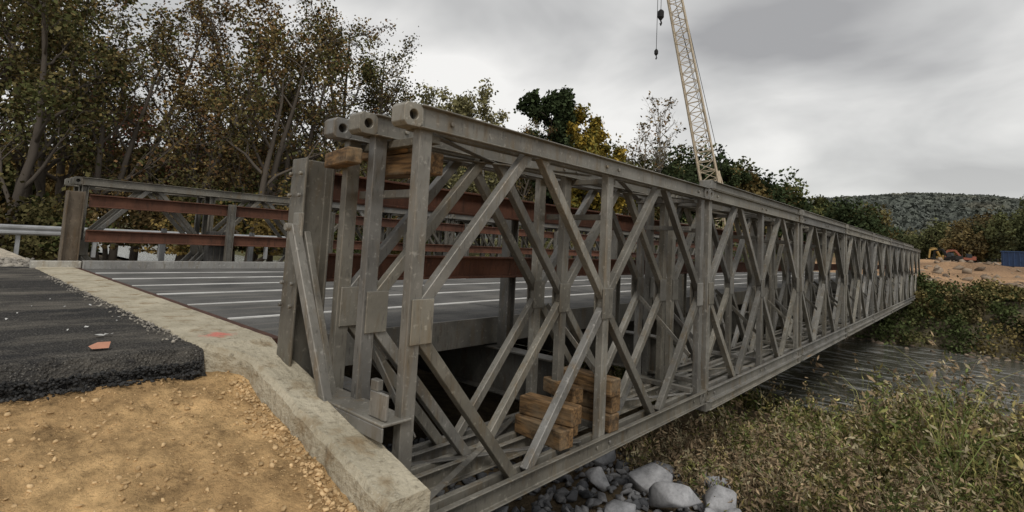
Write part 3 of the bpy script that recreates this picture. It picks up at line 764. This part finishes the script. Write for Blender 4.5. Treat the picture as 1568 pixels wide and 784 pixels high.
# ------------------------------------------------------------------ site machines
def excavator(x,y,z,s,rz,mat):
    E=empty('excavator');E.location=(x,y,z);E.rotation_euler=(0,0,rz);E.scale=(s,s,s)
    b=MB()
    for yy in(-1.3,.8): b.prism([(-1.9,0),(-1.6,-.42),(1.6,-.42),(1.9,0),(1.6,.4),(-1.6,.4)],(0,yy,.42),(0,yy+.5,.42))
    b.box((-.6,-.85,.3),(.6,.85,.95));b.obj('tracks',M_black,E,.04)
    b=MB();b.box((-2.2,-1.25,1.0),(1.0,1.25,1.75));b.box((-2.3,-1.2,1.1),(-1.2,1.2,2.2));b.obj('house',mat,E,.08)
    b=MB();b.prism([(-.1,1.75),(1.1,1.75),(1.25,2.2),(.95,2.95),(-.1,2.95)],(0,1.25,0),(0,.3,0),up=(0,0,1));b.obj('cab',M_glass,E,.04)
    b=MB();b.beam((.8,-.2,1.5),(2.6,-.2,3.9),.35,.55);b.beam((2.5,-.2,3.9),(4.6,-.2,3.5),.33,.42);b.beam((4.7,-.2,3.7),(5.2,-.2,1.2),.28,.36)
    b.beam((1.0,-.2,2.0),(2.7,-.2,3.4),.12,.12);b.beam((3.0,-.2,4.2),(4.6,-.2,4.0),.1,.1);b.obj('arm',mat,E,.03)
    b=MB();b.prism([(0,0),(.25,-.6),(.9,-.9),(1.2,-.35),(.9,.1)],(4.7,.35,1.2),(4.7,-.75,1.2));b.obj('bucket',M_black,E,.03);return E
def putx(px,X):
    c0=px-784;f=(X-CP.x)/(.6605*c0+605);return X,CP.y+(-.7487*c0+534)*f
for px,X,s,rz,mt in((1444,150,.8,2.6,M_yellow),(1456,140,.75,.9,M_black),(1478,150,.7,2.0,M_red)):
    x,y=putx(px,X);excavator(x,y,height(x,y),s,rz,mt)
D=empty('dumpster');x,y=putx(1562,80);z=height(x,y)
D.location=(x,y-1.2,z);D.rotation_euler=(0,0,1.2);D.scale=(.8,.8,.95)
b=MB();b.prism([(-1.2,.15),(1.2,.15),(1.25,1.9),(1.13,1.9),(1.08,.3),(-1.08,.3),(-1.13,1.9),(-1.25,1.9)],(-3.2,0,0),(3.2,0,0));b.box((-3.25,-1.22,.15),(-3.15,1.22,1.9));b.box((3.15,-1.22,.15),(3.25,1.22,1.9))
for xx in np.arange(-3,3.1,.6):
    for yy in(-1.31,1.21): b.box((xx-.06,yy,.2),(xx+.06,yy+.1,1.85))
b.box((-3.3,-1.34,1.82),(3.3,-1.2,1.96));b.box((-3.3,1.2,1.82),(3.3,1.34,1.96));b.obj('body',M_blue,D,.02)
b=MB()
for xx in(-2.8,2.8): b.tube([(xx,-1.1,.15),(xx,1.1,.15)],[.15,.15],10)
b.obj('wheels',M_black,D)
b=MB();b.add([(-1.03,1.62,.02),(-.95,1.60,.022),(-.93,1.66,.05),(-.99,1.70,.045),(-1.04,1.67,.03),(-.99,1.65,.05)],[(0,1,5),(1,2,5),(2,3,5),(3,4,5),(4,0,5),(4,3,2,1,0)]);b.obj('brick_fragment',plain('brick',(.55,.27,.18),.9))
b=MB()
for k in range(26):
    x=random.uniform(-2.2,-.55);y=random.uniform(1.8,5);s=random.uniform(.006,.014);z=.014
    if k<2: s=.028;x=-.90+.05*k;y=2.1+.02*k
    a=[(x+s*math.cos(t)*random.uniform(.6,1.2),y+s*math.sin(t)*random.uniform(.6,1.2),z+random.uniform(0,.015)) for t in np.arange(0,6.2,1.05)];b.add(a,[tuple(range(len(a)))])
b.obj('litter',M_white)
# ------------------------------------------------------------------ world + sun
W=bpy.data.worlds.new('World');SC.world=W;W.use_nodes=True;nt=W.node_tree;nt.nodes.clear()
out=nd(nt,'ShaderNodeOutputWorld');sky=nd(nt,'ShaderNodeTexSky');sky.sky_type='NISHITA';sky.sun_disc=False
sky.sun_elevation=math.radians(50);sky.sun_rotation=math.radians(219)
b1=nd(nt,'ShaderNodeBackground');b1.inputs[1].default_value=.05;nt.links.new(sky.outputs[0],b1.inputs[0])
tc=nd(nt,'ShaderNodeTexCoord');sp=nd(nt,'ShaderNodeSeparateXYZ');nt.links.new(tc.outputs['Generated'],sp.inputs[0])
mz=nd(nt,'ShaderNodeMath',op='MAXIMUM');nt.links.new(sp.outputs[2],mz.inputs[0]);mz.inputs[1].default_value=0
az=nd(nt,'ShaderNodeMath',op='ADD');nt.links.new(mz.outputs[0],az.inputs[0]);az.inputs[1].default_value=.22
dx=nd(nt,'ShaderNodeMath',op='DIVIDE');dy=nd(nt,'ShaderNodeMath',op='DIVIDE')
nt.links.new(sp.outputs[0],dx.inputs[0]);nt.links.new(az.outputs[0],dx.inputs[1]);nt.links.new(sp.outputs[1],dy.inputs[0]);nt.links.new(az.outputs[0],dy.inputs[1])
cb=nd(nt,'ShaderNodeCombineXYZ');nt.links.new(dx.outputs[0],cb.inputs[0]);nt.links.new(dy.outputs[0],cb.inputs[1]);cb.inputs[2].default_value=5.1
n1=nd(nt,'ShaderNodeTexNoise');n1.inputs['Scale'].default_value=1.25;n1.inputs['Detail'].default_value=5;n1.inputs['Roughness'].default_value=.46;n1.inputs['Distortion'].default_value=.3
nt.links.new(cb.outputs[0],n1.inputs['Vector'])
cr=nd(nt,'ShaderNodeValToRGB');nt.links.new(n1.outputs['Fac'],cr.inputs[0])
e=cr.color_ramp.elements;e[0].position=.35;e[0].color=(.34,.34,.345,1);e[1].position=.66;e[1].color=(.82,.81,.79,1)
m_=cr.color_ramp.elements.new(.49);m_.color=(.53,.53,.525,1)
hr=nd(nt,'ShaderNodeMapRange');hr.inputs[1].default_value=0;hr.inputs[2].default_value=.3;hr.inputs[3].default_value=.6;hr.inputs[4].default_value=0;nt.links.new(sp.outputs[2],hr.inputs[0])
mx=nd(nt,'ShaderNodeMix');mx.data_type='RGBA';nt.links.new(hr.outputs[0],mx.inputs[0]);nt.links.new(cr.outputs[0],mx.inputs[6]);mx.inputs[7].default_value=(.72,.72,.69,1)
b2=nd(nt,'ShaderNodeBackground');b2.inputs[1].default_value=1.18;nt.links.new(mx.outputs[2],b2.inputs[0])
ms=nd(nt,'ShaderNodeMixShader');ms.inputs[0].default_value=.93;nt.links.new(b1.outputs[0],ms.inputs[1]);nt.links.new(b2.outputs[0],ms.inputs[2]);nt.links.new(ms.outputs[0],out.inputs[0])
sl=bpy.data.lights.new('sun','SUN');sl.energy=1.5;sl.angle=math.radians(16);sl.color=(1,.95,.87);so=link(bpy.data.objects.new('sun',sl))
sd_=Vector((-.45,-.55,.85)).normalized();so.rotation_euler=sd_.to_track_quat('Z','Y').to_euler()
SC.view_settings.view_transform='Standard';SC.view_settings.look='None';SC.view_settings.exposure=0
